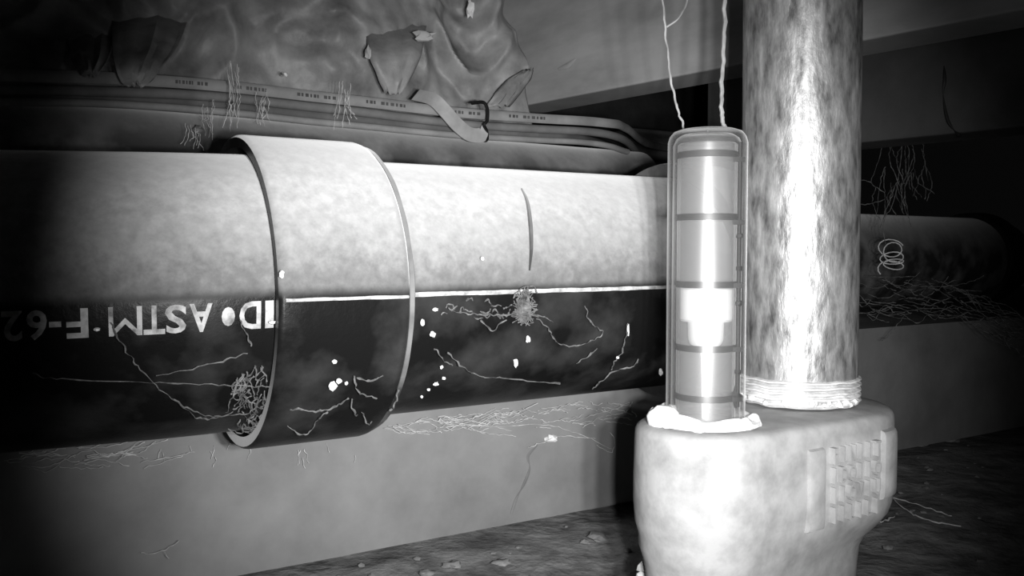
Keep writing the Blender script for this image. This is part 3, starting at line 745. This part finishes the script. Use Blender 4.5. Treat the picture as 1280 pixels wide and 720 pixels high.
lump(121, 412, 0.0013, 'pale fleck under the upside-down lettering', (1.2, 1, .8))
lump(340, 403, 0.0013, 'small fleck left of the coupling rim', (1.6, 1, .8))
lump(352, 343, 0.0014, 'pale fleck on the coupling rim above the pale line', (1, 1, 1.5))
lump(690, 548, 0.0035, 'bright crumb stuck on the wall under the right pipe', (1.4, .8, .8), WV - 0.004, 'debris', 'debris_fleck', 'speck', 'pale flecks on the wall')
lump(357, 93, 0.0022, 'bright crumb on the plastic film above the cables', (1, 1, 1), 0.545, grp='pale flecks on the plastic film')
lump(248, 162, 0.0030, 'dull crumb on the conduit left of the coupling', (1.2, 1, 1), 0.525, m='grit', grp='pale flecks on the plastic film')
lump(588, 12, 0.0050, 'bright torn scrap at the top of the plastic film', (0.8, 0.6, 1.6), 0.565, grp='pale flecks on the plastic film')
lump(530, 45, 0.0055, 'pale oval scrap on the plastic film fold', (1.5, 0.6, .8), 0.535, grp='pale flecks on the plastic film', m='strap')
lump(460, 66, 0.0040, 'pale narrow scrap on the film left of the fold', (0.7, 0.6, 1.4), 0.545, grp='pale flecks on the plastic film', m='strap')
q = on_pipe(656, 385, 0.004)
mb = MB()
for k in range(90):
    e = V((random.gauss(0, 1), random.gauss(0, 1), random.gauss(0, 1))).normalized() * random.uniform(0.6, 1.0)
    c = q + V((e.x * 0.0040, e.y * 0.002, e.z * 0.0072)); t = V((random.gauss(0, 1), random.gauss(0, 0.4), random.gauss(0, 1))).normalized() * 0.003
    mb.tube(spline([c - t, c + V((random.gauss(0, .0006), 0, random.gauss(0, .0006))), c + t], 3), 0.00022, 4)
mb.blob(q, (0.0030, 0.0016, 0.0055), 5, 2, 0.4)
o = mb.build('egg_sac', 'dim_web', origin=q); tag(o, 'fuzzy grey egg sac stuck on the pipe under the pale line', 'egg sac')
# wall scar and stains are shallow lumps of old mortar
q = at(648, 620, WV - 0.001)
o = MB().tube(spline([at(x, y, WV - 0.0005) for x, y in [(672, 556), (660, 570), (662, 585), (655, 605), (646, 622), (639, 643)]]), [0.0003 + 0.0008 * abs(math.sin(k * 0.22)) for k in range(41)], 6, 0.5).build('dried_stalk', 'cable_mid', origin=q); tag(o, 'dark dried stalk stuck on the wall left of the fitting', 'stalk')
# cleft marks on the overhead joist
for x, y, lab in [(712, 82, 'pale chip on the overhead joist face')]:
    r = ray(x, y); jb = V((j0.x, j0.y, 0)); t = (jb.dot(jn)) / (r.x * jn.x + r.y * jn.y); c = V((0, 0, H)) + r * t - jn * 0.001
    o = MB().tube([c + jd * 0.012 + Z * -0.001, c, c - jd * 0.008 + Z * 0.004], [0.001, 0.0028, 0.0006], 6, 0.5).build('paint_chip', 'strap', origin=c); tag(o, lab, 'chip')
# floor debris
for x, y, sx, lab in [(748, 672, 0.0055, 'pale leaf-like scrap on the floor left of the fitting'), (565, 706, 0.0045, 'small crumb on the floor by the wall foot'), (628, 703, 0.004, 'crumb on the floor midway along the wall foot'),
                      (535, 716, 0.004, 'crumb at the floor front edge by the wall'), (1152, 556, 0.004, 'dim crumb on the floor beside the right wall foot'), (1190, 550, 0.006, 'long dim scrap on the floor near the right wall foot')]:
    c = on_floor(x, y, 0.004)
    o = MB().blob(c, (sx * 1.1, sx * 0.7, sx * 0.4), x, 2, 0.9).build('floor_scrap', 'grit', origin=c); tag(o, lab, 'scrap', 'scraps on the floor')
mb = MB()
for k in range(420):
    u = random.uniform(-0.3, 0.9); v = random.uniform(0.12, 0.446); p_ = P(u, v, 0)
    if (V((p_.x, p_.y, 0)) - cb).length < 0.05: continue
    s_ = random.uniform(0.0006, 0.0022); mb.blob(V((p_.x, p_.y, 0.001 + s_ * 0.4)), (s_ * 1.4, s_, s_ * 0.7), k, 1, 0.6)
o = mb.build('floor_grit', 'grit', smooth=False); tag(o, 'loose grit scattered over the dirt floor', 'grit', kind='stuff')
# crusty lumps at the fitting's left foot
c = deep(806, 712, 0.345); mb = MB()
for k in range(14):
    mb.blob(c + V((random.uniform(-.004, .004), random.uniform(-.003, .003), random.uniform(-.012, .006))), random.uniform(.0012, .0026), k, 1, .5)
mb.build('crust', 'cast', gauge)['kind'] = 'stuff'
